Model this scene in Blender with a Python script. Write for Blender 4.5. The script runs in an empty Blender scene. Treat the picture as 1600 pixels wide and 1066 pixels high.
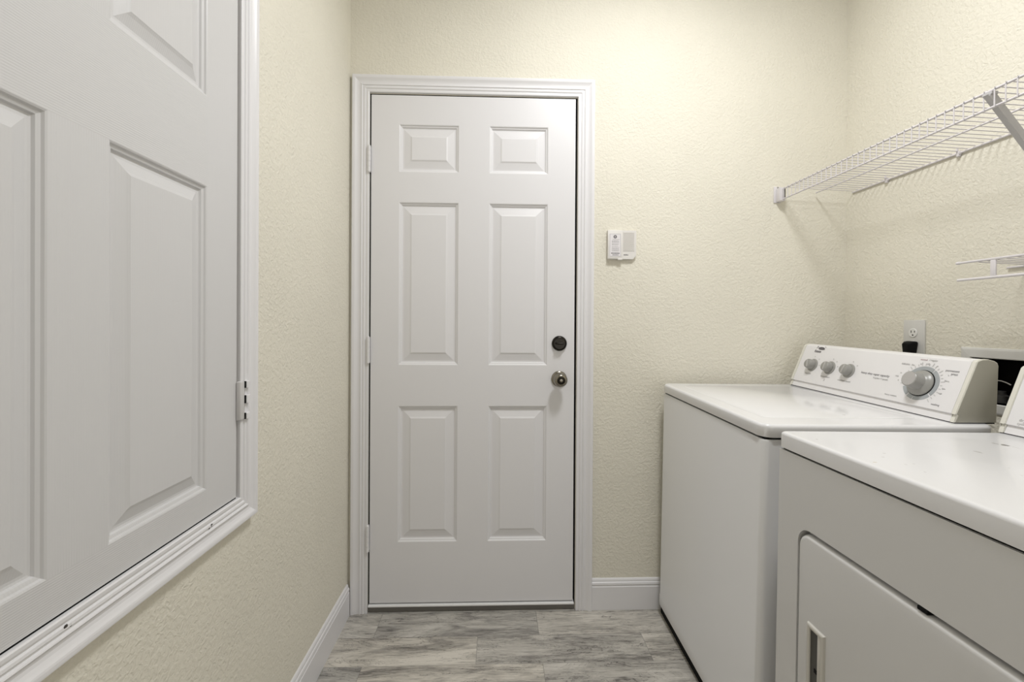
import bpy, bmesh, math, random
from mathutils import Vector, Matrix, Euler

# ------------------------------------------------------------------ camera, light, exposure
scene = bpy.context.scene
C = scene.collection
XL, XR, YF, YB, ZC = -0.587, 1.442, 1.767, -1.70, 2.80      # room: left, right, far, back, ceiling
F, YAW, PITCH, ROLL, CY = 684.97, 0.03432957, -0.003832954, 0.0058253116, 509.525
fwd = Vector((math.sin(YAW) * math.cos(PITCH), math.cos(YAW) * math.cos(PITCH), math.sin(PITCH)))
rgt = Vector((math.cos(YAW), -math.sin(YAW), 0)); up = rgt.cross(fwd)
r2 = rgt * math.cos(ROLL) + up * math.sin(ROLL)
u2 = -rgt * math.sin(ROLL) + up * math.cos(ROLL)
cam_d = bpy.data.cameras.new('camera'); cam = bpy.data.objects.new('camera', cam_d); C.objects.link(cam)
cam.matrix_world = Matrix(((r2.x, u2.x, -fwd.x, 0), (r2.y, u2.y, -fwd.y, 0), (r2.z, u2.z, -fwd.z, 1.155), (0, 0, 0, 1)))
cam_d.sensor_width = 36; cam_d.lens = F / 1600 * 36; cam_d.shift_y = -(533 - CY) / 1600
cam_d.clip_start = 0.02
scene.camera = cam

w = bpy.data.worlds.new('world'); scene.world = w; w.use_nodes = True
w.node_tree.nodes['Background'].inputs[0].default_value = (0.9, 0.92, 1.0, 1)
w.node_tree.nodes['Background'].inputs[1].default_value = 0.0

LIGHT_POS = (0.54, 0.88, 2.69)
ld = bpy.data.lights.new('ceiling_lamp', 'AREA'); ld.shape = 'DISK'; ld.size = 0.34; ld.energy = 21
ld.color = (0.97, 0.98, 1.0)
lo = bpy.data.objects.new('ceiling_lamp', ld); lo.location = LIGHT_POS; C.objects.link(lo)
# unseen fill light added behind the camera to brighten the far wall
fd = bpy.data.lights.new('fill_light', 'AREA'); fd.shape = 'RECTANGLE'; fd.size = 1.0; fd.size_y = 1.5; fd.energy = 7.0
fd.color = (0.985, 0.985, 1.0)
fo = bpy.data.objects.new('fill_light', fd); fo.location = (0.80, YB + 0.08, 1.35); fo.rotation_euler = (math.radians(90), 0, 0); C.objects.link(fo)

vs = scene.view_settings
scene.display_settings.display_device = 'sRGB'
vs.view_transform = 'Standard'; vs.look = 'None'; vs.gamma = 1; vs.exposure = 0.03
try: vs.use_curve_mapping = False
except Exception: pass

# ------------------------------------------------------------------ materials
def mat(name, col, rough=0.5, metal=0.0, coat=0.0, spec=0.5):
    m = bpy.data.materials.new(name); m.use_nodes = True
    b = m.node_tree.nodes['Principled BSDF']
    b.inputs['Base Color'].default_value = (*col, 1)
    b.inputs['Roughness'].default_value = rough
    b.inputs['Metallic'].default_value = metal
    b.inputs['Coat Weight'].default_value = coat
    b.inputs['Specular IOR Level'].default_value = spec
    return m

class NT:
    def __init__(s, m): s.t = m.node_tree; s.b = s.t.nodes['Principled BSDF']
    def n(s, kind, **kw):
        x = s.t.nodes.new(kind)
        for k, v in kw.items():
            if k.startswith('i_'):
                key = k[2:]; key = int(key) if key.isdigit() else key.replace('_', ' ')
                x.inputs[key].default_value = v
            else: setattr(x, k, v)
        return x
    def l(s, a, b): s.t.links.new(a, b)
    def math(s, op, a, b=None, c=None):
        x = s.t.nodes.new('ShaderNodeMath'); x.operation = op
        for i, v in enumerate((a, b, c)):
            if v is None: continue
            if isinstance(v, (int, float)): x.inputs[i].default_value = v
            else: s.l(v, x.inputs[i])
        return x.outputs[0]
    def ramp(s, fac, stops):
        x = s.t.nodes.new('ShaderNodeValToRGB'); s.l(fac, x.inputs[0])
        e = x.color_ramp.elements
        while len(e) < len(stops): e.new(0.5)
        for i, (p, c) in enumerate(stops):
            e[i].position = p; e[i].color = (*c, 1) if len(c) == 3 else c
        return x.outputs[0]
    def mix(s, fac, a, b, blend='MIX'):
        x = s.t.nodes.new('ShaderNodeMix'); x.data_type = 'RGBA'; x.blend_type = blend
        for i, v in ((0, fac), (6, a), (7, b)):
            if isinstance(v, (int, float)): x.inputs[i].default_value = v
            elif isinstance(v, tuple): x.inputs[i].default_value = (*v, 1)
            else: s.l(v, x.inputs[i])
        return x.outputs[2]

WALLC = (0.79, 0.755, 0.65)
def wall_mat(name, strength=1.0):
    m = mat(name, WALLC, 0.70, spec=0.2); t = NT(m)
    g = t.n('ShaderNodeNewGeometry')
    n1 = t.n('ShaderNodeTexNoise', i_Scale=95.0, i_Detail=2.0, i_Roughness=0.5, i_Distortion=0.6)
    n2 = t.n('ShaderNodeTexNoise', i_Scale=260.0, i_Detail=1.0, i_Roughness=0.4)
    n3 = t.n('ShaderNodeTexNoise', i_Scale=14.0, i_Detail=2.0)
    for n in (n1, n2, n3): t.l(g.outputs['Position'], n.inputs['Vector'])
    r = t.ramp(n1.outputs[0], [(0.38, (0, 0, 0)), (0.62, (1, 1, 1))])
    h = t.math('ADD', t.math('MULTIPLY', r, 1.0), t.math('MULTIPLY', n2.outputs[0], 0.30))
    h = t.math('MULTIPLY', h, t.math('ADD', n3.outputs[0], 0.35))
    b = t.n('ShaderNodeBump', i_Strength=strength, i_Distance=0.0016)
    t.l(h, b.inputs['Height']); t.l(b.outputs[0], t.b.inputs['Normal'])
    n4 = t.n('ShaderNodeTexNoise', i_Scale=3.0, i_Detail=3.0); t.l(g.outputs['Position'], n4.inputs['Vector'])
    c = t.ramp(n4.outputs[0], [(0.3, tuple(v * 0.97 for v in WALLC)), (0.7, tuple(min(1, v * 1.02) for v in WALLC))])
    t.l(c, t.b.inputs['Base Color'])
    return m
M_wall = wall_mat('cream textured wall paint', 0.6)
M_ceil = mat('white ceiling paint', (0.82, 0.81, 0.78), 0.8)
M_trim = mat('white semi gloss trim paint', (0.80, 0.79, 0.80), 0.35)
M_door = mat('white door paint', (0.78, 0.77, 0.78), 0.38)
M_dark = mat('dark gap', (0.02, 0.02, 0.02), 0.8)
M_gap_shade = mat('black gap shade', (0.008, 0.008, 0.008), 0.8, spec=0.1)  # near-black colour stands in for shade inside gaps

def appliance_mat(name, col=(0.78, 0.775, 0.775), rough=0.22, spots=()):
    m = mat(name, col, rough, coat=0.15); t = NT(m)
    tc = t.n('ShaderNodeTexCoord')
    n = t.n('ShaderNodeTexNoise', i_Scale=7.0, i_Detail=3.0); t.l(tc.outputs['Object'], n.inputs['Vector'])
    rr = t.ramp(n.outputs[0], [(0.3, (rough,) * 3), (0.7, (rough * 1.04,) * 3)]); t.l(rr, t.b.inputs['Roughness'])
    n2 = t.n('ShaderNodeTexNoise', i_Scale=900.0, i_Detail=1.0); t.l(tc.outputs['Object'], n2.inputs['Vector'])
    b = t.n('ShaderNodeBump', i_Strength=0.12, i_Distance=0.0002); t.l(n2.outputs[0], b.inputs['Height']); t.l(b.outputs[0], t.b.inputs['Normal'])
    if spots:
        sep = t.n('ShaderNodeSeparateXYZ')
        nd = t.n('ShaderNodeTexNoise', i_Scale=220.0, i_Detail=2.0); t.l(tc.outputs['Object'], nd.inputs['Vector'])
        t.l(tc.outputs['Object'], sep.inputs[0])
        cur = t.n('ShaderNodeRGB'); cur.outputs[0].default_value = (*col, 1); cur = cur.outputs[0]
        for (x, y, rx, ry, ang, c, soft, amt) in spots:
            dx = t.math('SUBTRACT', sep.outputs[0], x); dy = t.math('SUBTRACT', sep.outputs[1], y)
            ca, sa = math.cos(ang), math.sin(ang)
            a = t.math('DIVIDE', t.math('ADD', t.math('MULTIPLY', dx, ca), t.math('MULTIPLY', dy, sa)), rx)
            b2 = t.math('DIVIDE', t.math('SUBTRACT', t.math('MULTIPLY', dy, ca), t.math('MULTIPLY', dx, sa)), ry)
            d = t.math('ADD', t.math('POWER', a, 2), t.math('POWER', b2, 2))
            d = t.math('ADD', d, t.math('MULTIPLY', t.math('SUBTRACT', nd.outputs[0], 0.5), 1.6))
            f = t.math('MULTIPLY', t.ramp(d, [(max(0, 0.8 - soft), (1, 1, 1)), (0.85, (0, 0, 0))]), amt)
            cur = t.mix(f, cur, c)
        t.l(cur, t.b.inputs['Base Color'])
    return m
M_appl = appliance_mat('white enamel')
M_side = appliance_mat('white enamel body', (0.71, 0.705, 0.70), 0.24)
M_cream = mat('aged cream plastic', (0.74, 0.72, 0.645), 0.4)
M_inset = mat('shaded taupe grey console side', (0.42, 0.405, 0.345), 0.45)  # darkened taupe also carries the shade on the near side
M_panel = mat('white printed panel', (0.80, 0.785, 0.785), 0.30)
M_knob = mat('grey plastic knob', (0.31, 0.305, 0.285), 0.32)
M_knobface = mat('light grey knob face', (0.43, 0.415, 0.40), 0.4)
M_ring = mat('printed grey dial ring', (0.38, 0.40, 0.41), 0.5)
M_print = mat('grey print', (0.40, 0.39, 0.40), 0.6)
M_printl = mat('pale grey print', (0.57, 0.56, 0.55), 0.6)
M_pink = mat('faded red print', (0.62, 0.50, 0.51), 0.6)
M_logo = mat('dark grey logo print', (0.12, 0.11, 0.12), 0.5)
M_wire = mat('white vinyl coated wire', (0.70, 0.67, 0.68), 0.35)
M_brace = mat('shaded grey white painted steel', (0.52, 0.51, 0.51), 0.4)  # greyed to put the brace's shade into its colour
M_plate = mat('white outlet plastic', (0.66, 0.65, 0.62), 0.4)
M_plate2 = mat('off white receptacle plastic', (0.80, 0.79, 0.76), 0.35)
M_black = mat('black rubber', (0.005, 0.005, 0.005), 0.6, spec=0.15)
M_slot = mat('outlet slot', (0.05, 0.045, 0.04), 0.6)
M_bronze = mat('dark bronze metal', (0.035, 0.032, 0.028), 0.28, metal=1.0)
M_nickel = mat('antique nickel metal', (0.27, 0.25, 0.21), 0.22, metal=1.0)
M_steel = mat('bright steel', (0.4, 0.4, 0.4), 0.25, metal=1.0)
M_hinge = mat('painted hinge', (0.62, 0.605, 0.595), 0.4)
M_chime = mat('off white chime plastic', (0.76, 0.735, 0.70), 0.45)
M_paper = mat('paper sticker', (0.80, 0.77, 0.78), 0.6)
M_box = mat('outlet box interior shade', (0.005, 0.0045, 0.004), 0.8, spec=0.2)  # near-black so the recess looks unlit
M_thresh = mat('white threshold strip', (0.88, 0.88, 0.87), 0.3)
M_sill = mat('shaded grey sill', (0.20, 0.19, 0.175), 0.8)  # darker grey takes in the shade under the threshold
M_handle = mat('cream grey handle trim', (0.62, 0.60, 0.55), 0.35)
M_rubber = mat('grey valve', (0.045, 0.044, 0.04), 0.6)
M_glow = mat('frosted lamp glass', (0.9, 0.9, 0.88), 0.5)
M_glow.node_tree.nodes['Principled BSDF'].inputs['Emission Color'].default_value = (1, 0.97, 0.92, 1)
M_glow.node_tree.nodes['Principled BSDF'].inputs['Emission Strength'].default_value = 2.0

def grain_mat(name, vertical):
    m = mat(name, (0.665, 0.658, 0.66), 0.42); t = NT(m)
    g = t.n('ShaderNodeNewGeometry')
    mp = t.n('ShaderNodeMapping'); t.l(g.outputs['Position'], mp.inputs['Vector'])
    mp.inputs['Scale'].default_value = (1, 1, 0.07) if vertical else (1, 0.07, 1)
    nd = t.n('ShaderNodeTexNoise', i_Scale=6.0, i_Detail=1.5); t.l(mp.outputs[0], nd.inputs['Vector'])
    sep = t.n('ShaderNodeSeparateXYZ'); t.l(g.outputs['Position'], sep.inputs[0])
    ax = sep.outputs[1] if vertical else sep.outputs[2]
    ph = t.math('ADD', t.math('MULTIPLY', ax, 1700.0 if vertical else 1900.0), t.math('MULTIPLY', nd.outputs[0], 60.0 if vertical else 70.0))
    s = t.math('SINE', ph)
    brk = t.n('ShaderNodeTexNoise', i_Scale=40.0, i_Detail=2.0); t.l(mp.outputs[0], brk.inputs['Vector'])
    h = t.math('MULTIPLY', t.math('MULTIPLY', s, brk.outputs[0]), 0.22 if vertical else 0.42)
    b = t.n('ShaderNodeBump', i_Strength=0.55, i_Distance=0.0005); t.l(h, b.inputs['Height']); t.l(b.outputs[0], t.b.inputs['Normal'])
    return m
M_gv = grain_mat('moulded door skin vertical grain', True)
M_gh = grain_mat('moulded door skin horizontal grain', False)

def floor_mat():
    m = mat('grey wood look tile', (0.4, 0.4, 0.38), 0.42, spec=0.4); t = NT(m)
    g = t.n('ShaderNodeNewGeometry'); sep = t.n('ShaderNodeSeparateXYZ'); t.l(g.outputs['Position'], sep.inputs[0])
    X, Y = sep.outputs[0], sep.outputs[1]
    rowf = t.math('DIVIDE', t.math('SUBTRACT', 1.7565, Y), 0.1355)
    row = t.math('FLOOR', rowf); fr = t.math('SUBTRACT', rowf, row)
    odd = t.math('FLOORED_MODULO', row, 2.0)
    off = t.math('ADD', 0.163, t.math('MULTIPLY', odd, -0.228))
    colf = t.math('DIVIDE', t.math('SUBTRACT', X, off), 0.61)
    col = t.math('FLOOR', colf); fc = t.math('SUBTRACT', colf, col)
    ey = t.math('MULTIPLY', t.math('MINIMUM', fr, t.math('SUBTRACT', 1.0, fr)), 0.1355)
    ex = t.math('MULTIPLY', t.math('MINIMUM', fc, t.math('SUBTRACT', 1.0, fc)), 0.61)
    e = t.math('MINIMUM', ex, ey)
    groove = t.ramp(t.math('DIVIDE', e, 0.004), [(0.0, (1, 1, 1)), (0.42, (0, 0, 0))])
    cid = t.n('ShaderNodeCombineXYZ'); t.l(col, cid.inputs[0]); t.l(row, cid.inputs[1])
    wn = t.n('ShaderNodeTexWhiteNoise', noise_dimensions='3D'); t.l(cid.outputs[0], wn.inputs['Vector'])
    sh = t.n('ShaderNodeVectorMath', operation='MULTIPLY_ADD')
    t.l(wn.outputs['Color'], sh.inputs[0]); sh.inputs[1].default_value = (13, 7, 5); t.l(g.outputs['Position'], sh.inputs[2])
    mp = t.n('ShaderNodeMapping'); t.l(sh.outputs[0], mp.inputs['Vector']); mp.inputs['Scale'].default_value = (1.0, 4.2, 1.0)
    big = t.n('ShaderNodeTexNoise', i_Scale=3.0, i_Detail=5.0, i_Roughness=0.62, i_Distortion=1.1); t.l(mp.outputs[0], big.inputs['Vector'])
    mp2 = t.n('ShaderNodeMapping'); t.l(sh.outputs[0], mp2.inputs['Vector']); mp2.inputs['Scale'].default_value = (1.0, 9.0, 1.0)
    fine = t.n('ShaderNodeTexNoise', i_Scale=16.0, i_Detail=4.0, i_Roughness=0.6, i_Distortion=0.5); t.l(mp2.outputs[0], fine.inputs['Vector'])
    # thin contour lines of the large noise read as cathedral grain and knots
    band = t.math('ABSOLUTE', t.math('SINE', t.math('MULTIPLY', big.outputs[0], 44.0)))
    line = t.ramp(band, [(0.0, (1, 1, 1)), (0.30, (0, 0, 0))])
    msk = t.n('ShaderNodeTexNoise', i_Scale=5.0, i_Detail=2.0); t.l(mp.outputs[0], msk.inputs['Vector'])
    line = t.math('MULTIPLY', line, t.ramp(msk.outputs[0], [(0.38, (0, 0, 0)), (0.55, (1, 1, 1))]))
    mp3 = t.n('ShaderNodeMapping'); t.l(sh.outputs[0], mp3.inputs['Vector']); mp3.inputs['Scale'].default_value = (1.0, 14.0, 1.0)
    hair = t.n('ShaderNodeTexNoise', i_Scale=22.0, i_Detail=6.0, i_Roughness=0.75, i_Distortion=0.6); t.l(mp3.outputs[0], hair.inputs['Vector'])
    tone = t.math('ADD', t.math('MULTIPLY', big.outputs[0], 0.62), t.math('MULTIPLY', fine.outputs[0], 0.28))
    tone = t.math('ADD', tone, t.math('MULTIPLY', hair.outputs[0], 0.36))
    tone = t.math('ADD', tone, t.math('MULTIPLY', line, -0.15))
    c = t.ramp(tone, [(0.47, (0.14, 0.132, 0.122)), (0.565, (0.34, 0.322, 0.297)), (0.64, (0.50, 0.475, 0.433)), (0.74, (0.66, 0.63, 0.58))])
    pt = t.ramp(wn.outputs['Value'], [(0.0, (0.84, 0.85, 0.86)), (1.0, (1.12, 1.10, 1.06))])
    c = t.mix(1.0, c, pt, 'MULTIPLY')
    c = t.mix(t.math('MULTIPLY', groove, 0.6), c, (0.17, 0.165, 0.155))
    t.l(c, t.b.inputs['Base Color'])
    b = t.n('ShaderNodeBump', i_Strength=0.5, i_Distance=0.0012)
    t.l(t.math('SUBTRACT', t.math('MULTIPLY', tone, 0.3), groove), b.inputs['Height']); t.l(b.outputs[0], t.b.inputs['Normal'])
    return m
M_floor = floor_mat()

# ------------------------------------------------------------------ mesh helpers
def obj(name, bm, m, parent=None, smooth=None, kind=None, label=None):
    me = bpy.data.meshes.new(name)
    bmesh.ops.recalc_face_normals(bm, faces=bm.faces)
    bm.to_mesh(me); bm.free()
    ms = m if isinstance(m, (list, tuple)) else [m]
    for x in ms: me.materials.append(x)
    o = bpy.data.objects.new(name, me); C.objects.link(o)
    if smooth is not None:
        for p in me.polygons: p.use_smooth = True
        try: me.set_sharp_from_angle(angle=math.radians(smooth))
        except Exception: pass
    if parent: o.parent = parent
    if kind: o['kind'] = kind
    if label: o['label'] = label
    return o

def tag(o, label, cat, group=None):
    o['label'] = label; o['category'] = cat
    if group: o['group'] = group
    return o

def thing(name, label, cat, loc=(0, 0, 0), rot=(0, 0, 0)):
    o = bpy.data.objects.new(name, None); C.objects.link(o); o.empty_display_size = 0.1
    o.location = loc; o.rotation_euler = rot
    return tag(o, label, cat)

def box(bm, a, b, r=0.0, seg=2, edges=None):
    g = bmesh.ops.create_cube(bm, size=1)
    vs_ = g['verts']
    for v in vs_:
        v.co = Vector(((a[i] + b[i]) / 2 + v.co[i] * (b[i] - a[i])) for i in range(3))
    if r > 0:
        es = set(e for v in vs_ for e in v.link_edges)
        if edges: es = [e for e in es if edges(e)]
        bmesh.ops.bevel(bm, geom=list(es), offset=r, segments=seg, affect='EDGES', profile=0.5)
    return bm

def B(*a, **k):
    bm = bmesh.new(); return box(bm, *a, **k)

def tube(bm, pts, r, n=8, caps=True):
    pts = [Vector(p) for p in pts]; rings = []
    for i, p in enumerate(pts):
        if i == 0: d = pts[1] - p
        elif i == len(pts) - 1: d = p - pts[-2]
        else: d = (pts[i + 1] - p).normalized() + (p - pts[i - 1]).normalized()
        d.normalize()
        ref = Vector((0, 0, 1)) if abs(d.z) < 0.9 else Vector((1, 0, 0))
        a = d.cross(ref).normalized(); b = d.cross(a)
        rings.append([bm.verts.new(p + (a * math.cos(t) + b * math.sin(t)) * r) for t in (2 * math.pi * k / n for k in range(n))])
    for i in range(len(rings) - 1):
        for k in range(n):
            bm.faces.new((rings[i][k], rings[i][(k + 1) % n], rings[i + 1][(k + 1) % n], rings[i + 1][k]))
    if caps:
        bm.faces.new(rings[0]); bm.faces.new(rings[-1])
    return bm

def lathe(bm, prof, n=40, mtx=None):
    """prof: list of (radius, height) along +Z, moved by mtx"""
    rings = []
    mtx = mtx or Matrix.Identity(4)
    for r, h in prof:
        if r < 1e-6: rings.append([bm.verts.new(mtx @ Vector((0, 0, h)))])
        else: rings.append([bm.verts.new(mtx @ Vector((r * math.cos(2 * math.pi * k / n), r * math.sin(2 * math.pi * k / n), h))) for k in range(n)])
    for a, b in zip(rings, rings[1:]):
        for k in range(n):
            f = []
            f.append(a[k % len(a)])
            if len(a) > 1: f.append(a[(k + 1) % n])
            if len(b) > 1: f.append(b[(k + 1) % n])
            f.append(b[k % len(b)])
            bm.faces.new(f)
    return bm

def prism(bm, poly, a, b, axis=1):
    """poly in the two other axes, extruded along axis from a to b"""
    def P(u, v, t):
        q = [0, 0, 0]; o_ = [i for i in range(3) if i != axis]
        q[o_[0]] = u; q[o_[1]] = v; q[axis] = t; return q
    A = [bm.verts.new(P(u, v, a)) for u, v in poly]; Bv = [bm.verts.new(P(u, v, b)) for u, v in poly]
    bm.faces.new(A); bm.faces.new(Bv)
    for i in range(len(poly)):
        j = (i + 1) % len(poly); bm.faces.new((A[i], A[j], Bv[j], Bv[i]))
    return bm

def rrect(x0, x1, y0, y1, r, n=6, corners=(1, 1, 1, 1)):
    out = []
    cs = [(x1 - r, y1 - r, 0, corners[0]), (x0 + r, y1 - r, 90, corners[1]), (x0 + r, y0 + r, 180, corners[2]), (x1 - r, y0 + r, 270, corners[3])]
    full = [(x1, y1), (x0, y1), (x0, y0), (x1, y0)]
    for (cx, cy, a0, on), fc in zip(cs, full):
        if not on or r <= 0: out.append(fc); continue
        for k in range(n + 1):
            a = math.radians(a0 + 90 * k / n); out.append((cx + r * math.cos(a), cy + r * math.sin(a)))
    return out

def stack(bm, layers, mp):
    """layers: list of (poly2d, t); consecutive loops bridged, ends capped; mp(u,v,t)->xyz"""
    rings = [[bm.verts.new(mp(u, v, t)) for u, v in poly] for poly, t in layers]
    for a, b in zip(rings, rings[1:]):
        for i in range(len(a)):
            j = (i + 1) % len(a); bm.faces.new((a[i], a[j], b[j], b[i]))
    bm.faces.new(rings[0]); bm.faces.new(rings[-1])
    return bm

def wall_grid(us, vs_, holes, mp, depth, back=True):
    """flat wall on a grid with rectangular niches 'depth' deep; slot 0 wall, slot 1 niche"""
    bm = bmesh.new(); cache = {}
    def V(u, v, t):
        k = (round(u, 5), round(v, 5), round(t, 5))
        if k not in cache: cache[k] = bm.verts.new(mp(*k))
        return cache[k]
    us = sorted(set(us) | set(h[0] for h in holes) | set(h[1] for h in holes))
    vs_ = sorted(set(vs_) | set(h[2] for h in holes) | set(h[3] for h in holes))
    for a, b in zip(us, us[1:]):
        for c, d in zip(vs_, vs_[1:]):
            mu, mv = (a + b) / 2, (c + d) / 2
            inn = any(h[0] < mu < h[1] and h[2] < mv < h[3] for h in holes)
            t = depth if inn else 0
            f = bm.faces.new((V(a, c, t), V(b, c, t), V(b, d, t), V(a, d, t)))
            f.material_index = 1 if inn else 0
    for (a, b, c, d) in holes:
        for p, q in (((a, c), (b, c)), ((b, c), (b, d)), ((b, d), (a, d)), ((a, d), (a, c))):
            # subdivide along the grid so the reveal shares vertices
            f = bm.faces.new((bm.verts.new(mp(*p, 0)), bm.verts.new(mp(*q, 0)), bm.verts.new(mp(*q, depth)), bm.verts.new(mp(*p, depth))))
            f.material_index = 1
    # a real thickness for the wall itself
    lo_, hi = (us[0], vs_[0]), (us[-1], vs_[-1]); T = depth + 0.02
    A = [bm.verts.new(mp(u, v, T)) for u, v in ((lo_[0], lo_[1]), (hi[0], lo_[1]), (hi[0], hi[1]), (lo_[0], hi[1]))]
    bm.faces.new(A)
    return bm

def sweep_frame(pts, prof, mp, closed):
    """pts: 2D path (inner edge), prof: list of (outward, protrusion); mitred corners; outward = right-hand side of travel"""
    n = len(pts); bm = bmesh.new(); rings = []
    for i in range(n):
        p = Vector(pts[i])
        if closed or 0 < i < n - 1:
            d1 = (p - Vector(pts[i - 1])).normalized(); d2 = (Vector(pts[(i + 1) % n]) - p).normalized()
        elif i == 0: d1 = d2 = (Vector(pts[1]) - p).normalized()
        else: d1 = d2 = (p - Vector(pts[i - 1])).normalized()
        n1 = Vector((d1.y, -d1.x)); n2 = Vector((d2.y, -d2.x))
        m_ = (n1 + n2); m_ = m_ / max(1e-9, m_.dot(n1))
        rings.append([bm.verts.new(mp(p.x + m_.x * o_, p.y + m_.y * o_, t)) for o_, t in prof])
    k = len(prof)
    for i in range(n if closed else n - 1):
        a, b = rings[i], rings[(i + 1) % n]
        for j in range(k - 1): bm.faces.new((a[j], a[j + 1], b[j + 1], b[j]))
        bm.faces.new((a[k - 1], a[0], b[0], b[k - 1]))
    if not closed: bm.faces.new(rings[0]); bm.faces.new(rings[-1])
    return bm

def casing_profile(wd, s=1.0):
    p = [(0, 0), (0, .0085), (.002, .0100), (.0075, .0100), (.0085, .0085), (.0115, .0085), (.0135, .0112), (.0175, .0118),
         (.0200, .0100), (.0225, .0098), (.0245, .0125), (.0265, .0133), (.0300, .0108), (.0350, .0102), (.0400, .0112),
         (.0450, .0135), (.0490, .0158), (.0520, .0166), (.0560, .0168), (.0590, .0166), (.0605, .0150), (.0610, 0)]
    return [(a * wd / .061, b * s) for a, b in p]

PROF = [(0, 0), (.0025, -.0012), (.0045, -.0042), (.0075, -.0052), (.0095, -.0060), (.0115, -.0094), (.0145, -.0102), (.0185, -.0100)]
def panel_slab(us, vs_, panels, mp, thick, bevel, hgrain=None, raise_=(.0045, .0015)):
    """door slab with moulded raised panels. slot0 = stiles and panels, slot1 = rails"""
    bm = bmesh.new(); cache = {}
    def V(u, v, t):
        k = (round(u, 5), round(v, 5), round(t, 5))
        if k not in cache: cache[k] = bm.verts.new(mp(*k))
        return cache[k]
    us = sorted(set(us) | set(p[0] for p in panels) | set(p[1] for p in panels))
    vs_ = sorted(set(vs_) | set(p[2] for p in panels) | set(p[3] for p in panels))
    for a, b in zip(us, us[1:]):
        for c, d in zip(vs_, vs_[1:]):
            mu, mv = (a + b) / 2, (c + d) / 2
            if any(h[0] < mu < h[1] and h[2] < mv < h[3] for h in panels): continue
            f = bm.faces.new((V(a, c, 0), V(b, c, 0), V(b, d, 0), V(a, d, 0)))
            if hgrain and hgrain(mu, mv): f.material_index = 1
    prof = PROF + [(bevel - .006, -raise_[0]), (bevel - .001, -raise_[1] - .0006), (bevel, -raise_[1])]
    for (a, b, c, d) in panels:
        rings = [[V(a + i, c + i, t), V(b - i, c + i, t), V(b - i, d - i, t), V(a + i, d - i, t)] for i, t in prof]
        for r0, r1 in zip(rings, rings[1:]):
            for k in range(4): bm.faces.new((r0[k], r0[(k + 1) % 4], r1[(k + 1) % 4], r1[k]))
        bm.faces.new(rings[-1])
    a, b, c, d = us[0], us[-1], vs_[0], vs_[-1]
    Fv = [bm.verts.new(mp(*q, 0)) for q in ((a, c), (b, c), (b, d), (a, d))]
    Bv = [bm.verts.new(mp(*q, -thick)) for q in ((a, c), (b, c), (b, d), (a, d))]
    bm.faces.new(Bv)
    for k in range(4): bm.faces.new((Fv[k], Fv[(k + 1) % 4], Bv[(k + 1) % 4], Bv[k]))
    bmesh.ops.remove_doubles(bm, verts=bm.verts, dist=1e-6)
    return bm

def text_bm(s, size, mp, ext=0.0003, align='CENTER', shear=0.0, sx=1.0):
    cu = bpy.data.curves.new('t', 'FONT'); cu.body = s; cu.size = size; cu.extrude = ext; cu.align_x = align
    cu.align_y = 'CENTER'; cu.shear = shear; cu.resolution_u = 3
    o = bpy.data.objects.new('t', cu); C.objects.link(o)
    dg = bpy.context.evaluated_depsgraph_get(); dg.update()
    me = bpy.data.meshes.new_from_object(o.evaluated_get(dg))
    bm = bmesh.new(); bm.from_mesh(me)
    for v in bm.verts: v.co = Vector(mp(v.co.x * sx, v.co.y, v.co.z))
    bpy.data.objects.remove(o); bpy.data.meshes.remove(me); bpy.data.curves.remove(cu)
    return bm

# ------------------------------------------------------------------ room shell
e = 0.12
obj('floor', B((XL - e, YB - e, -0.1), (XR + e, YF + e, 0)), M_floor, kind='structure')
obj('ceiling', B((XL - e, YB - e, ZC), (XR + e, YF + e, ZC + 0.1)), M_ceil, kind='structure')
SX0, SX1, SZ0, SZ1 = -0.503, 0.313, 0.038, 2.065                      # far door slab
obj('wall_far', wall_grid([XL, XR], [0, ZC], [(SX0 - .006, SX1 + .008, 0.0, SZ1 + .005)], lambda u, v, t: (u, YF + t, v), 0.06), [M_wall, M_dark], kind='structure')
LY0, LY1, LZ0, LZ1 = 0.255, 1.003, 0.7635, 1.985                      # left door slab
obj('wall_left', wall_grid([YB, YF], [0, ZC], [(LY0 - .004, LY1 + .004, LZ0 - .004, LZ1 + .004)], lambda u, v, t: (XL - t, u, v), 0.045), [M_wall, M_dark], kind='structure')
BY0, BY1, BZ0, BZ1 = 1.075, 1.282, 0.932, 1.063                       # washer outlet box opening
obj('wall_right', wall_grid([YB, YF], [0, ZC], [(BY0, BY1, BZ0, BZ1)], lambda u, v, t: (XR + t, u, v), 0.085), [M_wall, M_box], kind='structure')
obj('wall_back', B((XL, YB - 0.1, 0), (XR, YB, ZC)), M_wall, kind='structure')

# baseboards
bb = [(0, 0), (.0115, 0), (.0115, .093), (.0095, .0955), (.0095, .101), (.0115, .103), (.0100, .110), (.0070, .1125), (.0070, .1165), (.0055, .1215), (.0030, .1245), (0, .1250)]
obj('baseboard_left', prism(bmesh.new(), [(XL + a, b) for a, b in bb], YB, YF - .019, 1), M_trim, kind='structure')
obj('baseboard_far', prism(bmesh.new(), [(YF - a, b) for a, b in bb], .388, XR, 0), M_trim, kind='structure')
obj('baseboard_right', prism(bmesh.new(), [(XR - a, b) for a, b in bb], YB, YF - .0125, 1), M_trim, kind='structure')

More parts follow.
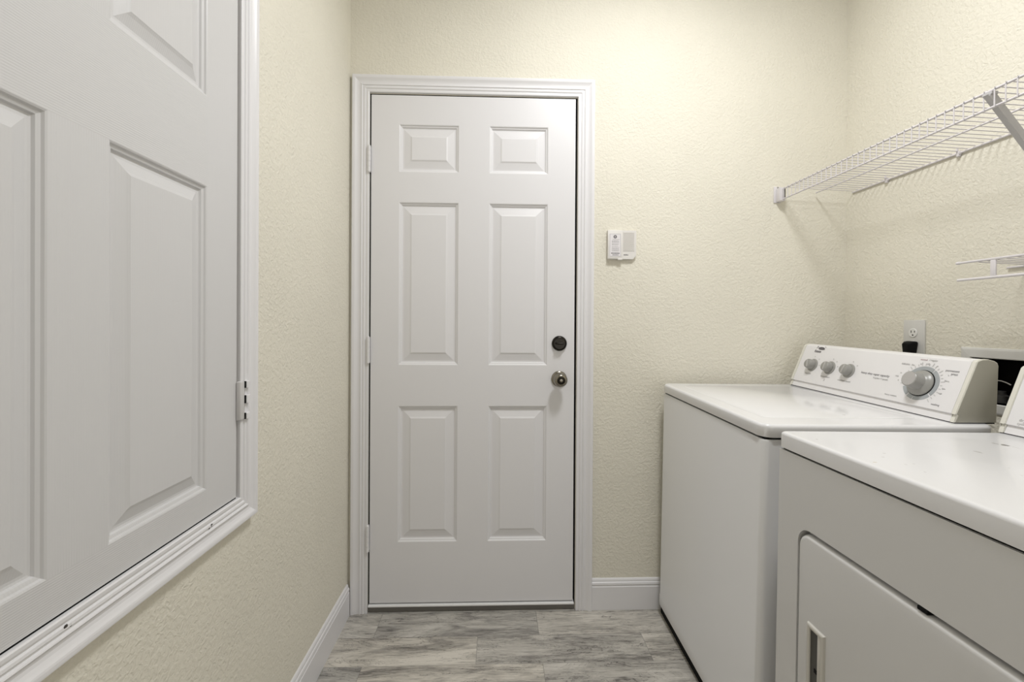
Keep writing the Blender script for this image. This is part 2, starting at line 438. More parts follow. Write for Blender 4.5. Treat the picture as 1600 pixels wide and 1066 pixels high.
# far door: structure with its own parts
d1 = bpy.data.objects.new('door_1', None); C.objects.link(d1); d1.location = (0, 0, 0); d1['kind'] = 'structure'
px = [(-0.393, -0.156), (-0.034, 0.203)]
pz = [(0.281, 0.826), (0.990, 1.640), (1.760, 1.950)]
pans = [(a, b, c, d) for a, b in px for c, d in pz]
obj('door_slab', panel_slab([SX0, SX1], [SZ0, SZ1], pans, lambda u, v, t: (u, YF - .003 - t, v), .042, .050), M_door, d1)
obj('door_casing', sweep_frame([(SX1 + .010, 0.0), (SX1 + .010, SZ1 + .008), (SX0 - .007, SZ1 + .008), (SX0 - .007, 0.0)],
    casing_profile(.0665), lambda u, v, t: (u, YF - t, v), False), M_trim, d1)
bm = bmesh.new()
box(bm, (SX0 - .004, YF - .0120, .0250), (SX1 + .004, YF + .045, .0325), .002)
obj('threshold', bm, M_thresh, d1)
obj('sill', B((SX0 - .005, YF + .0005, 0.0), (SX1 + .007, YF + .045, .0235)), M_sill, d1)
bm = bmesh.new()
for zc in (1.807, 1.050, 0.300):
    h = bmesh.new()
    c = (-0.5085, YF - .0125)
    for k in range(5):
        z0 = zc - .051 + k * .0206
        box(h, (c[0] - .0058, c[1] - .0058, z0), (c[0] + .0058, c[1] + .0058, z0 + .0198), .0036, 3, lambda e_: abs((e_.verts[0].co - e_.verts[1].co).normalized().z) > .9)
    lathe(h, [(0, -.055), (.003, -.0545), (.0048, -.051), (.0048, .051), (.003, .0545), (0, .056)], 14, Matrix.Translation((c[0], c[1], zc)))
    box(h, (c[0] - .002, YF - .012, zc - .050), (c[0] + .0035, YF + .004, zc + .050))
    obj('hinge', h, M_trim, d1, 35)
bm.free()
def ymat(x, z, y): return Matrix.Translation((x, y, z)) @ Matrix.Rotation(math.radians(90), 4, 'X')   # local +Z -> world -Y
KX = 0.252
db = obj('deadbolt', lathe(bmesh.new(), [(0, 0), (.0305, 0), (.0305, .004), (.0290, .008), (.0250, .0120), (.0235, .0125), (.0225, .0105), (.0, .0100)], 44, ymat(KX, 1.079, YF - .003)), M_bronze, d1, 40)
bm = bmesh.new()
box(bm, (KX - .0155, YF - .034, 1.0755), (KX + .0155, YF - .012, 1.0825), .003, 3)
obj('thumb_turn', bm, M_bronze, db, 50)
kn = obj('door_knob', lathe(bmesh.new(), [(0, 0), (.0315, 0), (.0318, .003), (.0290, .0065), (.0200, .0085), (.0125, .0100), (.0115, .022), (.0150, .0270), (.0225, .0310), (.0268, .0380),
    (.0275, .0445), (.0262, .0520), (.0225, .0580), (.0180, .0610), (.0155, .0615), (.0145, .0600), (.0135, .0585)], 48, ymat(KX, 0.936, YF - .003)), M_nickel, d1, 50)
obj('knob_face', lathe(bmesh.new(), [(.0138, .0583), (.0130, .0588), (.0085, .0588), (.0080, .0588)], 32, ymat(KX, 0.936, YF - .003)), M_bronze, kn, 50)
obj('lock_button', lathe(bmesh.new(), [(.0082, .0585), (.0080, .0605), (.0060, .0640), (0, .0645)], 24, ymat(KX, 0.936, YF - .003)), M_nickel, kn, 50)

# left door
d2 = bpy.data.objects.new('door_2', None); C.objects.link(d2); d2['kind'] = 'structure'
ly = [(0.365, 0.589), (0.679, 0.902)]
lz = [(0.819, 1.429), (1.608, 1.865)]
pans = [(a, b, c, d) for a, b in ly for c, d in lz]
def rail(u, v): return (v < lz[0][0] or v > lz[1][1] or lz[0][1] < v < lz[1][0]) and ly[0][0] < u < ly[1][1]
obj('door_slab', panel_slab([LY0, LY1], [LZ0, LZ1], pans, lambda u, v, t: (XL + .004 + t, u, v), .035, .041, rail), [M_gv, M_gh], d2)
obj('gap_shade_strip', B((XL - .03, LY0, LZ0 - .0030), (XL + .0034, LY1, LZ0 - .0002)), M_gap_shade, d2)  # dark strip added to draw the shade below the slab
cp = casing_profile(.0585, 1.12)
obj('door_casing', sweep_frame([(LY0 - .006, LZ0 - .003), (LY0 - .006, LZ1 + .006), (LY1 + .0055, LZ1 + .006), (LY1 + .0055, LZ0 - .003)][::-1], cp,
    lambda u, v, t: (XL + t, u, v), True), M_trim, d2)
hb = bmesh.new()
xh = XL + .004
box(hb, (xh, LY1 - .003, .935), (xh + .0115, LY1 + .013, 1.023), .003, 3)
hn = obj('hinge', hb, M_hinge, d2, 40)
for z0, z1 in ((1.007, 1.022), (.972, .990), (.936, .950)):
    t_ = bmesh.new(); box(t_, (xh + .004, LY1 + .0155, z0), (xh + .0150, LY1 + .028, z1), .0008, 1); obj('hinge_leaf', t_, M_trim, hn)
    t_ = bmesh.new(); box(t_, (xh + .002, LY1 + .0125, z0), (xh + .0128, LY1 + .0157, z1)); obj('hinge_slot', t_, M_gap_shade, hn)
# chipped paint on the sill of the casing
for (yy, zz, s) in ((.905, .745, .0035), (.898, .742, .002), (.605, .747, .003), (.612, .744, .0018)):
    t_ = bmesh.new(); lathe(t_, [(0, .0006), (s, .0004), (s * .9, 0)], 7, Matrix.Translation((XL + .0125, yy, zz)) @ Matrix.Rotation(math.radians(90), 4, 'Y'))
    obj('paint_chip', t_, M_slot, d2)

# ------------------------------------------------------------------ ceiling light (gives the room its light, above the frame)
cl = thing('ceiling_light', 'round flush frosted ceiling light on the ceiling above the floor', 'ceiling light', (LIGHT_POS[0], LIGHT_POS[1], ZC))
obj('base', lathe(bmesh.new(), [(0, 0), (.17, 0), (.17, -.02), (.155, -.03), (0, -.03)], 48), M_trim, cl, 40)
obj('diffuser', lathe(bmesh.new(), [(.15, -.03), (.148, -.045), (.13, -.062), (.09, -.074), (.04, -.079), (0, -.080)], 48), M_glow, cl, 50)

# ------------------------------------------------------------------ door chime box on far wall
ch = thing('door_chime', 'small off-white plastic box with printed notice on cream wall right of the door', 'door chime', (0.444, YF, 1.420))
poly = [(0, 0), (.104, 0), (.117, .014), (.117, .117), (0, .117)]
bm = prism(bmesh.new(), poly, -.0125, 0, 1)
bmesh.ops.bevel(bm, geom=list(bm.edges), offset=.0015, segments=2, affect='EDGES')
body = obj('housing', bm, M_chime, ch, 35)
bm = bmesh.new()
for k in range(15):
    z = .034 + k * .0052
    box(bm, (.064, -.0138, z), (.108, -.0122, z + .0022))
obj('louvre_grille', bm, M_chime, body)
bm = bmesh.new(); box(bm, (-.0005, -.0185, .001), (.0585, -.0105, .1165), .0015, 2)
box(bm, (.040, -.0190, -.0035), (.0585, -.0105, .004), .001)
cov = obj('notice_cover', bm, M_chime, ch, 35)
obj('sticker', B((.006, -.0189, .010), (.0525, -.0184, .102)), M_paper, cov)
rng = random.Random(4)
bm = bmesh.new()
yy0, yy1 = -.0193, -.0188
def frame_lines(bm, x0, x1, z0, z1, t):
    box(bm, (x0, yy0, z0), (x1, yy1, z0 + t)); box(bm, (x0, yy0, z1 - t), (x1, yy1, z1))
    box(bm, (x0, yy0, z0 + t), (x0 + t, yy1, z1 - t)); box(bm, (x1 - t, yy0, z0 + t), (x1, yy1, z1 - t))
frame_lines(bm, .0075, .0510, .0115, .1005, .0009)
for z in (.0775, .0725, .0690, .0655, .0600, .0565, .0505, .0455, .0415, .0380, .0345, .0310):
    x = .0155 if z < .074 else .019
    end = .047 - rng.random() * .006
    while x < end:
        wv = .002 + rng.random() * .005; box(bm, (x, yy0, z), (min(x + wv, end), yy1, z + .0014)); x += wv + .0012
obj('notice_print', bm, M_print, cov)
bm = bmesh.new()
for z, x0, x1, hh in ((.0215, .013, .047, .0036), (.0155, .018, .043, .0022)):
    x = x0
    while x < x1:
        wv = .0025 + rng.random() * .004; box(bm, (x, yy0, z), (min(x + wv, x1), yy1, z + hh)); x += wv + .001
obj('bold_print', bm, M_logo, cov)
bm = bmesh.new()
lathe(bm, [(.0036, 0), (.0068, 0), (.0068, .0005), (.0036, .0005)], 24, ymat(.029, .0895, -.0188)); box(bm, (.0245, -.0194, .0885), (.0335, -.0188, .0905))
obj('emblem_print', bm, M_logo, cov)
bm = bmesh.new()
for k, (x0, wv, hh) in enumerate(((.066, .003, .004), (.070, .0028, .0034), (.0738, .003, .0042), (.0778, .0025, .0036), (.0812, .003, .003))):
    box(bm, (x0, -.0129, .016), (x0 + wv, -.0123, .016 + hh))
obj('maker_print', bm, M_logo, body)

# ------------------------------------------------------------------ wall shelves of coated wire
sh = thing('wire_shelf', 'long white wire shelf with front lip high on the right wall, above the washer', 'shelf', (XR, 0.75, 1.70))
def L3(x, y, z): return (x - XR, y - 0.75, z - 1.70)
FX, MX, BX = 1.155, 1.302, 1.4375
Y0s, Y1s = -0.10, 1.752
obj('front_rod', tube(bmesh.new(), [L3(FX, Y0s, 1.7095), L3(FX, Y1s - .006, 1.7095)], .0030, 10), M_wire, sh, 50)
obj('lip_rod', tube(bmesh.new(), [L3(FX, Y0s, 1.669), L3(FX, Y1s - .006, 1.669)], .0030, 10), M_wire, sh, 50)
obj('middle_rod', tube(bmesh.new(), [L3(MX, Y0s, 1.700), L3(MX, Y1s, 1.700)], .0027, 10), M_wire, sh, 50)
obj('back_rod', tube(bmesh.new(), [L3(BX, Y0s, 1.697), L3(BX, Y1s - .02, 1.697)], .0032, 10), M_wire, sh, 50)
bm = bmesh.new()
y = 1.003
ys = [1.003 + .02262 * k for k in range(0, 33)] + [1.003 - .02262 * k for k in range(1, 48)]
for y in ys:
    tube(bm, [L3(BX, y, 1.702), L3(FX + .003, y, 1.7135), L3(FX - .003, y, 1.7120), L3(FX - .0042, y, 1.707), L3(FX - .0042, y, 1.666)], .0015, 6)
obj('deck_wires', bm, M_wire, sh, 60)
for yc in (1.574, 1.321, 0.80, 0.45):
    bm = bmesh.new()
    lathe(bm, [(.0, -.006), (.0062, -.006), (.0062, .006), (0, .006)], 14, Matrix.Translation(L3(BX - .0005, yc, 1.697)) @ Matrix.Rotation(math.radians(90), 4, 'X'))
    box(bm, L3(BX - .006, yc - .004, 1.686), L3(XR, yc + .004, 1.697), .001)
    box(bm, L3(BX - .009, yc - .002, 1.700), L3(BX - .003, yc + .002, 1.712), .001)
    obj('wall_clip', bm, M_wire, sh, 45)
bm = bmesh.new()
box(bm, L3(1.133, YF - .004, 1.660), L3(1.160, YF, 1.726), .001)
box(bm, L3(1.141, YF - .030, 1.662), L3(1.165, YF - .004, 1.716), .002)
eb = obj('end_bracket', bm, M_wire, sh, 35)
obj('bracket_slot', B(L3(1.1545, YF - .0320, 1.670), L3(1.1625, YF - .0285, 1.710)), M_slot, eb)
for zz in (1.722, 1.664):
    obj('screw', lathe(bmesh.new(), [(0, 0), (.0035, 0), (.003, .002), (0, .0025)], 14, Matrix.Translation(L3(1.1485 if zz > 1.7 else 1.150, YF - .004 if zz > 1.7 else YF - .004, zz)) @ Matrix.Rotation(math.radians(90), 4, 'X')), M_steel, eb, 45)
# diagonal brace: flat channel from the lip down to the wall
bm = bmesh.new()
a = Vector((FX - .006, 1.704)); b = Vector((XR - .002, 1.347)); dd = (b - a).normalized(); nn = Vector((-dd.y, dd.x))
poly = [a + nn * .0085, b + nn * .0085, b - nn * .0085, a - nn * .0085 + dd * .004]
prism(bm, [(p.x - XR, p.y - 1.70) for p in poly], 0.986 - .75, 0.9875 - .75, 1)
prism(bm, [(p.x - XR, p.y - 1.70) for p in [a + nn * .0085, b + nn * .0085, b + nn * .007, a + nn * .007]], 0.9875 - .75, 0.998 - .75, 1)
prism(bm, [(p.x - XR, p.y - 1.70) for p in [a - nn * .0085, b - nn * .0085, b - nn * .007, a - nn * .007]], 0.9875 - .75, 0.998 - .75, 1)
box(bm, L3(FX - .007, 0.984, 1.699), L3(FX + .010, 1.004, 1.7065), .001)
obj('diagonal_brace', bm, M_brace, sh)

s2 = thing('wire_shelf', 'short narrow white wire shelf with a hanging rail on the right wall, over the dryer', 'shelf', (XR, 0.6, 1.32))
def L4(x, y, z): return (x - XR, y - 0.6, z - 1.32)
FX2 = 1.305
def rod(name, x, y1, z, r, y0=0.05):
    o_ = obj(name, tube(bmesh.new(), [L4(x, y0, z), L4(x, y1, z)], r, 12), M_wire, s2, 50)
    return o_
fr_ = rod('front_rod', FX2, 1.197, 1.335, .0033)
obj('rod_cap', lathe(bmesh.new(), [(0, -.001), (.0036, -.001), (.0044, .002), (.0044, .009), (0, .009)], 14, Matrix.Translation(L4(FX2, 1.193, 1.335)) @ Matrix.Rotation(math.radians(-90), 4, 'X')), M_wire, fr_, 45)
rod('lower_rail', FX2, 1.199, 1.2868, .0038)
rod('back_rod', 1.4375, 1.188, 1.3225, .0030)
bm = bmesh.new()
for k in range(48):
    y = 1.146 - k * .02262
    tube(bm, [L4(1.4375, y, 1.3265), L4(FX2, y, 1.3315)], .0017, 6)
obj('deck_wires', bm, M_wire, s2, 60)
for yc in (1.110, .80, .49, .18):
    obj('strap', B(L4(FX2 - .0022, yc - .0065, 1.287), L4(FX2 + .0022, yc + .0065, 1.335), .0012), M_wire, s2, 40)
for yc in (1.02, .62, .22):
    obj('wall_clip', B(L4(1.433, yc - .005, 1.314), L4(XR, yc + .005, 1.3255), .001), M_wire, s2, 40)

# ------------------------------------------------------------------ wall outlet and plug
ou = thing('wall_outlet', 'white duplex wall outlet plate on cream wall behind the washer console', 'outlet', (XR, 1.4635, 1.120))
bm = bmesh.new(); box(bm, (-.006, -.0385, -.058), (0, .0385, .058), .0025, 2)
obj('cover_plate', bm, M_plate, ou, 40)
def xmat(x, y, z): return Matrix.Translation((x, y, z)) @ Matrix.Rotation(math.radians(-90), 4, 'Y')   # local +Z -> -X
for zz in (.0135, -.029):
    rc = obj('receptacle', lathe(bmesh.new(), [(0, 0), (.0155, 0), (.0155, .0018), (.0148, .0024), (0, .0024)], 32, xmat(-.0058, .001, zz)), M_plate2, ou, 40)
    if zz > 0:
        obj('slot', B((-.0092, .0052, zz + .000), (-.0080, .0072, zz + .0085)), M_slot, rc)
        obj('slot', B((-.0092, -.0070, zz + .001), (-.0080, -.0052, zz + .0075)), M_slot, rc)
        obj('slot', lathe(bmesh.new(), [(0, 0), (.0026, 0), (.0026, .0008), (0, .0008)], 12, xmat(-.0080, .0005, zz - .0075)), M_slot, rc)
pg = thing('power_cord', 'black plug and cord in the wall outlet, dropping behind the washer console', 'power cord', (XR - .0085, 1.4635, 1.088))
layers = [(rrect(-.0185, .0185, -.026, .016, .006), 0), (rrect(-.0190, .0190, -.027, .017, .006), .006), (rrect(-.0175, .0175, -.026, .0155, .007), .018), (rrect(-.011, .011, -.026, .010, .005), .028)]
bm = stack(bmesh.new(), layers, lambda u, v, t: (-t, u * (1.0 if v > -.01 else .72), v))
obj('plug', bm, M_black, pg, 50)
pts = [(-.013, 0, -.020), (-.014, 0, -.045), (-.02, -.002, -.09), (-.03, -.01, -.18), (-.035, -.04, -.30), (-.03, -.08, -.45)]
obj('cord', tube(bmesh.new(), pts, .0045, 10), M_black, pg, 60)

# ------------------------------------------------------------------ washer supply box in the wall
ob = thing('laundry_supply_box', 'white framed recessed supply box in cream wall between the washer and dryer consoles', 'utility box', (XR, (BY0 + BY1) / 2, (BZ0 + BZ1) / 2))
hy, hz = (BY1 - BY0) / 2, (BZ1 - BZ0) / 2
obj('frame', sweep_frame([(-hy, -hz), (-hy, hz), (hy, hz), (hy, -hz)][::-1], [(0, -.03), (0, .0045), (.002, .006), (.024, .0045), (.029, .003), (.0305, 0), (.0305, -.001), (.003, -.001), (.002, -.03)],
    lambda u, v, t: (-t, u, v), True), M_plate, ob)
bm = bmesh.new(); tube(bm, [(.012, .082 - .012 * k, -.006 + .016 * math.sin(math.pi * k / 8) - .002 * k) for k in range(7)], .0026, 8)
obj('supply_pipe', bm, M_steel, ob, 60)
bm = bmesh.new(); lathe(bm, [(0, 0), (.017, 0), (.017, .02), (.010, .024), (.010, .034), (0, .034)], 20, Matrix.Translation((.045, .062, -hz + .001)))
obj('valve', bm, M_rubber, ob, 45)
bm = bmesh.new(); lathe(bm, [(0, 0), (.017, 0), (.017, .02), (.010, .024), (.010, .034), (0, .034)], 20, Matrix.Translation((.045, -.05, -hz + .001)))
obj('valve', bm, M_rubber, ob, 45)

# ------------------------------------------------------------------ console shared by washer and dryer
def console_profile(x0, z0, h, back):
    """x,z outline: toe, step, sloping face, domed top, back"""
    return dict(toe=[(x0, z0 + .0022), (x0 + .0085, z0 + .0215)],
                body=[(x0 + .0035, z0 + .023), (x0 + .0545, z0 + h), (x0 + .0600, z0 + h + .0040), (x0 + .0700, z0 + h + .0070), (x0 + .0850, z0 + h + .0075), (back - .010, z0 + h + .0030), (back - .003, z0 + h - .0015), (back, z0 + h - .009), (back, z0 + .0022)])

def build_console(parent, x0, z0, h, back, ya, yb, label=None):
    p = console_profile(x0, z0, h, back)
    cap = .0125
    full = p['toe'] + p['body']
    inner = [(x0 + .0012, z0 + .0022), (x0 + .0097, z0 + .0210), (x0 + .0052, z0 + .0235)] + [(x + (.0012 if i == 0 else 0), z - (.0009 if 0 < i < 6 else 0)) for i, (x, z) in enumerate(p['body'][1:])]
    bm = prism(bmesh.new(), inner, ya + cap, yb - cap, 1)
    c = obj('control_panel', bm, M_panel, parent, label=label)
    obj('console_gap', B((x0 + .0035, ya + .002, z0 - .001), (back - .003, yb - .002, z0 + .0024)), M_gap_shade, parent)
    for a_, b_ in ((ya, ya + cap - .0006), (yb - cap + .0006, yb)):
        bm = prism(bmesh.new(), full, a_, b_, 1)
        bmesh.ops.bevel(bm, geom=[e_ for e_ in bm.edges if abs((e_.verts[0].co - e_.verts[1].co).y) < 1e-6], offset=.0012, segments=2, affect='EDGES')
        ec = obj('end_cap', bm, M_cream, parent, 30, label='cream plastic end cap')
        if a_ == ya:
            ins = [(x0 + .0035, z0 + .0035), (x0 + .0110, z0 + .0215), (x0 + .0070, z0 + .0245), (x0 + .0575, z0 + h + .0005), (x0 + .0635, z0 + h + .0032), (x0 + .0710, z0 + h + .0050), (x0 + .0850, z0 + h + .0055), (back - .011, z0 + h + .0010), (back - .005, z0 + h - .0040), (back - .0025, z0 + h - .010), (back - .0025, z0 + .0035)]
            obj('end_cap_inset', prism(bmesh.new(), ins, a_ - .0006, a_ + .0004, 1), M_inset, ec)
    return c

# ------------------------------------------------------------------ washer
WL, WD, WT = .665, .612, .907
wa = thing('washing_machine', 'white top loading washing machine with grey dials, standing against the far wall', 'washing machine', (.6509, 1.0716, .0051), (.0198, .0057, -.0034))
vert = lambda e_: abs((e_.verts[0].co - e_.verts[1].co).normalized().z) > .9
bm = bmesh.new()
lay = [(rrect(.004, WD, .004, WL - .004, .014, 6), .022), (rrect(0, WD, 0, WL, .016, 6), .026), (rrect(0, WD, 0, WL, .016, 6), .064), (rrect(.0016, WD, .0016, WL - .0016, .016, 6), .0665),
       (rrect(.0016, WD, .0016, WL - .0016, .016, 6), .864), (rrect(.0035, WD - .003, .0035, WL - .0035, .014, 6), .8685)]
stack(bm, lay, lambda u, v, t: (u, v, t))
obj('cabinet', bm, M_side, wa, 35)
obj('top_gap', B((.010, .010, .866), (WD - .02, WL - .010, .876)), M_gap_shade, wa)
R = .030
bm = bmesh.new()
lay = [(rrect(0, WD - .015, 0, WL, R, 8), .8745), (rrect(-.001, WD - .015, -.001, WL + .001, R, 8), .8765)]
for k in range(7):
    a = math.pi / 2 * k / 6; i = .009 * (1 - math.cos(a)); zt = WT - .009 + .009 * math.sin(a)
    lay.append((rrect(-.001 + i, WD - .015 - i, -.001 + i, WL + .001 - i, R - i, 8), zt))
stack(bm, lay, lambda u, v, t: (u, v, t))
M_wtop = appliance_mat('white enamel washer top', (0.80, 0.795, 0.80), 0.14, [(.287, .106, .0030, .0050, .6, (.3, .28, .24), .2, .8)])
obj('top', bm, M_wtop, wa, 35)
bm = bmesh.new()
lay = [(rrect(.048, .470, .072, .600, .03, 8), WT - .002), (rrect(.048, .470, .072, .600, .03, 8), WT + .0003), (rrect(.0515, .4665, .0755, .5965, .028, 8), WT + .0016)]
stack(bm, lay, lambda u, v, t: (u, v, t))
obj('lid', bm, M_wtop, wa, 20)
for fx in (.05, .54):
    for fy in (.05, .61):
        obj('foot', lathe(bmesh.new(), [(0, 0), (.018, 0), (.018, .012), (.008, .013), (.008, .03), (0, .03)], 18, Matrix.Translation((fx, fy, -.004 - .019 * 0 + (-.0198 * fy) - .001))), M_black, wa, 45)
obj('base_shadow_pan', B((.004, .006, -.0035), (WD - .02, WL - .02, .0235)), M_gap_shade, wa)
CX0, CZ0, CH, CBK = .505, WT, .1565, .617
con = build_console(wa, CX0, CZ0, CH, CBK, .021, .650)
# face frame: origin at step, t up the slope, normal outwards
A = Vector((CX0 + .0052, 0, CZ0 + .0235)); Bp = Vector((CX0 + .0545, 0, CZ0 + CH - .0009))
tv = (Bp - A).normalized(); nv = Vector((-tv.z, 0, tv.x))
def on_face(y, t, d): p_ = A + tv * t + nv * d; return Vector((p_.x, y, p_.z))
def face_mtx(y, t, d=0.0):
    p_ = on_face(y, t, d)
    xa = Vector((0, -1, 0)); m_ = Matrix.Identity(4)
    for i in range(3):
        m_[i][0] = xa[i]; m_[i][1] = tv[i]; m_[i][2] = nv[i]; m_[i][3] = p_[i]
    return m_
def ftext(s, y, t, size, m_, align='CENTER', shear=0.0, sx=1.0, name='printed_text', par=None):
    mm = face_mtx(y, t, .0004)
    return obj(name, text_bm(s, size, lambda a_, b_, c_: mm @ Vector((a_, b_, c_)), .0003, align, shear, sx), m_, par or con)

# small knobs
for (ky, kt, rot, marks) in ((.566, .0685, 20, (95, 50, 5)), (.480, .0680, 0, (85, 50, 15)), (.3945, .0680, -10, (82, 40))):
    mm = face_mtx(ky, kt)
    bz = obj('knob_bezel', lathe(bmesh.new(), [(.0, .0), (.0245, .0), (.0245, .0012), (.0215, .0030), (.0200, .0034), (0, .0034)], 40, mm), M_knob, con, 40)
    kb = obj('selector_knob', lathe(bmesh.new(), [(.0, .003), (.0185, .003), (.0190, .006), (.0175, .0200), (.0165, .0220), (.0150, .0232), (.0, .0236)], 40, mm), M_knob, con, 40)
    m3 = mm @ Matrix.Rotation(math.radians(rot), 4, 'Z')
    bm = bmesh.new(); box(bm, (-.0035, -.0150, .0200), (.0035, .0150, .0248), .0018, 2); bm.transform(m3)
    obj('knob_grip', bm, M_knobface, kb, 40)
    for a_ in marks:
        ar = math.radians(a_); bm = bmesh.new(); lathe(bm, [(0, 0), (.0022, 0), (.0022, .0004), (0, .0004)], 12, face_mtx(ky - .034 * math.cos(ar), kt + .034 * math.sin(ar)))
        obj('setting_mark', bm, M_printl, con)
ftext('load size', .572, .0345, .0085, M_printl)
ftext('temperature', .485, .0335, .0085, M_printl)
ftext('wash/spin speed', .399, .0315, .0085, M_printl)
ftext('8', .4835, .0205, .0100, M_printl)
ftext('heavy duty super capacity', .2925, .0705, .0100, M_print, shear=.15)
ftext('5 cycles / 2 speeds', .268, .0590, .0070, M_printl, shear=.15)
# maker's logo: swoosh over a word
ftext('Estate', .566, .1240, .0135, M_logo, shear=.1, name='maker_lettering')
bm = bmesh.new(); mm = face_mtx(.557, .1370)
for (cx_, cy_, rx, ry, a0, a1, th) in ((.004, -.001, .016, .0060, 5, 175, .0050), (.006, -.0020, .016, .0035, 185, 355, .0035), (-.014, .0045, .005, .002, 60, 170, .0020), (-.016, -.003, .004, .004, 90, 200, .0025), (.021, .005, .004, .002, 10, 120, .0015)):
    prev = None
    for k in range(13):
        a_ = math.radians(a0 + (a1 - a0) * k / 12); s_ = math.sin(math.pi * k / 12)
        c0 = Vector((cx_ + rx * math.cos(a_), cy_ + ry * math.sin(a_), .0004)); c1 = Vector((cx_ + rx * math.cos(a_), cy_ + ry * math.sin(a_) - (.0004 + th * s_) * (1 if a1 < 180 else -1), .0004))
        cur = (bm.verts.new(mm @ c0), bm.verts.new(mm @ c1), bm.verts.new(mm @ (c0 + Vector((0, 0, .0003)))), bm.verts.new(mm @ (c1 + Vector((0, 0, .0003)))))
        if prev:
            bm.faces.new((prev[0], cur[0], cur[1], prev[1])); bm.faces.new((prev[2], prev[3], cur[3], cur[2]))
            bm.faces.new((prev[0], prev[2], cur[2], cur[0])); bm.faces.new((prev[1], cur[1], cur[3], prev[3]))
        prev = cur
obj('maker_swoosh', bm, M_logo, con)
# main dial
DY, DT = .1400, .0655
mm = face_mtx(DY, DT)
def sector(bm, r0, r1, a0, a1, z0, z1, mtx):
    n = max(2, int(abs(a1 - a0) / 5)); prev = None
    for k in range(n + 1):
        a_ = math.radians(a0 + (a1 - a0) * k / n); c_, s_ = math.cos(a_), math.sin(a_)
        cur = [bm.verts.new(mtx @ Vector((r * c_, r * s_, z))) for r, z in ((r0, z0), (r1, z0), (r1, z1), (r0, z1))]
        if prev:
            for i in range(4): bm.faces.new((prev[i], prev[(i + 1) % 4], cur[(i + 1) % 4], cur[i]))
        else: bm.faces.new(cur)
        prev = cur
    bm.faces.new(prev)
bm = bmesh.new()
for a0, a1 in ((61, 195), (-38, 57), (-98, -42), (-122, -101), (-161, -126)): sector(bm, .0385, .0500, a0, a1, 0, .0004, mm)
obj('dial_scale', bm, M_ring, con)
bm = bmesh.new()
for k in range(26):
    a_ = -50 + k * 10.4
    if 195 < a_ < 215: continue
    sector(bm, .0530, .0530 + (.006 if k % 3 else .010), a_ - .9, a_ + .9, 0, .0004, mm)
obj('dial_ticks', bm, M_printl, con)
obj('dial_gap', lathe(bmesh.new(), [(0, 0), (.0388, 0), (.0388, .0008), (0, .0008)], 56, mm), M_gap_shade, con)
dk = obj('timer_dial', lathe(bmesh.new(), [(0, .001), (.0365, .001), (.0368, .004), (.0345, .0075), (.0285, .0100), (.0245, .0130), (.0228, .0200), (.0218, .0360), (.0214, .0375), (.0200, .0385), (0, .0385)], 64, mm), M_knob, con, 35)
obj('dial_face', lathe(bmesh.new(), [(0, .0384), (.0198, .0384), (.0194, .0390), (0, .0390)], 48, mm), M_knobface, dk, 40)
ftext('delicates', .2050, .1160, .0075, M_printl)
ftext('normal', .1560, .1345, .0070, M_pink); ftext('/ regular', .1290, .1350, .0070, M_printl)
ftext('permanent', .0700, .1115, .0080, M_print); ftext('press', .0620, .1030, .0080, M_print)
ftext('heavy cottons', .2140, .0155, .0070, M_printl); ftext('soaking', .0800, .0135, .0075, M_print)
for (s, y_, t_) in (('Off', .140, .1230), ('14', .160, .1205), ('Max', .1815, .1155), ('10', .113, .1190), ('6', .0755, .0980), ('Rinse', .0740, .0820), ('Spin', .0745, .0600), ('Off', .078, .0450), ('12', .209, .0870), ('8', .2085, .0640), ('Soak', .2170, .0760)):
    ftext(s, y_, t_, .0055, M_printl)

# ------------------------------------------------------------------ dryer
DL, DD = .7145, .690
dr = thing('clothes_dryer', 'white front loading clothes dryer with scuffed top, nearest the camera on the right', 'dryer', (.6605, .2985, 0), (0, .0105, 0))
DZT = .9075
bm = bmesh.new()
# cabinet: front face has a rounded recess for the door
y0, y1, z0, z1 = .0, DL, .030, .8665
dy0, dy1, dz0, dz1 = .095, .6465, .150, .7165
outer = rrect(y0, y1, z0, z1, .003, 2)
inner = rrect(dy0, dy1, dz0, dz1, .036, 10)
def loop(poly, x): return [bm.verts.new((x, u, v)) for u, v in poly]
lo_o, lo_i = loop(outer, 0), loop(inner, 0)
es = []
for lp in (lo_o, lo_i):
    for i in range(len(lp)): es.append(bm.edges.new((lp[i], lp[(i + 1) % len(lp)])))
bmesh.ops.triangle_fill(bm, use_beauty=True, use_dissolve=False, edges=es)
back_i = loop(inner, .022)
for i in range(len(lo_i)):
    j = (i + 1) % len(lo_i); bm.faces.new((lo_i[i], lo_i[j], back_i[j], back_i[i]))
bm.faces.new(back_i)
back_o = loop(outer, DD)
for i in range(len(lo_o)):
    j = (i + 1) % len(lo_o); bm.faces.new((lo_o[i], lo_o[j], back_o[j], back_o[i]))
bm.faces.new(back_o)
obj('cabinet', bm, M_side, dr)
obj('top_gap', B((.006, .006, .864), (DD - .02, DL - .006, .8735)), M_gap_shade, dr)
spots = []
DARK = (0.10, 0.085, 0.07)
G = (0.42, 0.40, 0.38)
bm = bmesh.new()
lay = [(rrect(-.0015, DD - .02, -.001, DL + .001, .012, 6), .8715), (rrect(-.0015, DD - .02, -.001, DL + .001, .012, 6), .8735)]
for k in range(6):
    a = math.pi / 2 * k / 5; i = .0075 * (1 - math.cos(a))
    lay.append((rrect(-.0015 + i, DD - .02 - i, -.001 + i, DL + .001 - i, .012 - i * .6, 6), DZT - .0075 + .0075 * math.sin(a)))
stack(bm, lay, lambda u, v, t: (u, v, t))
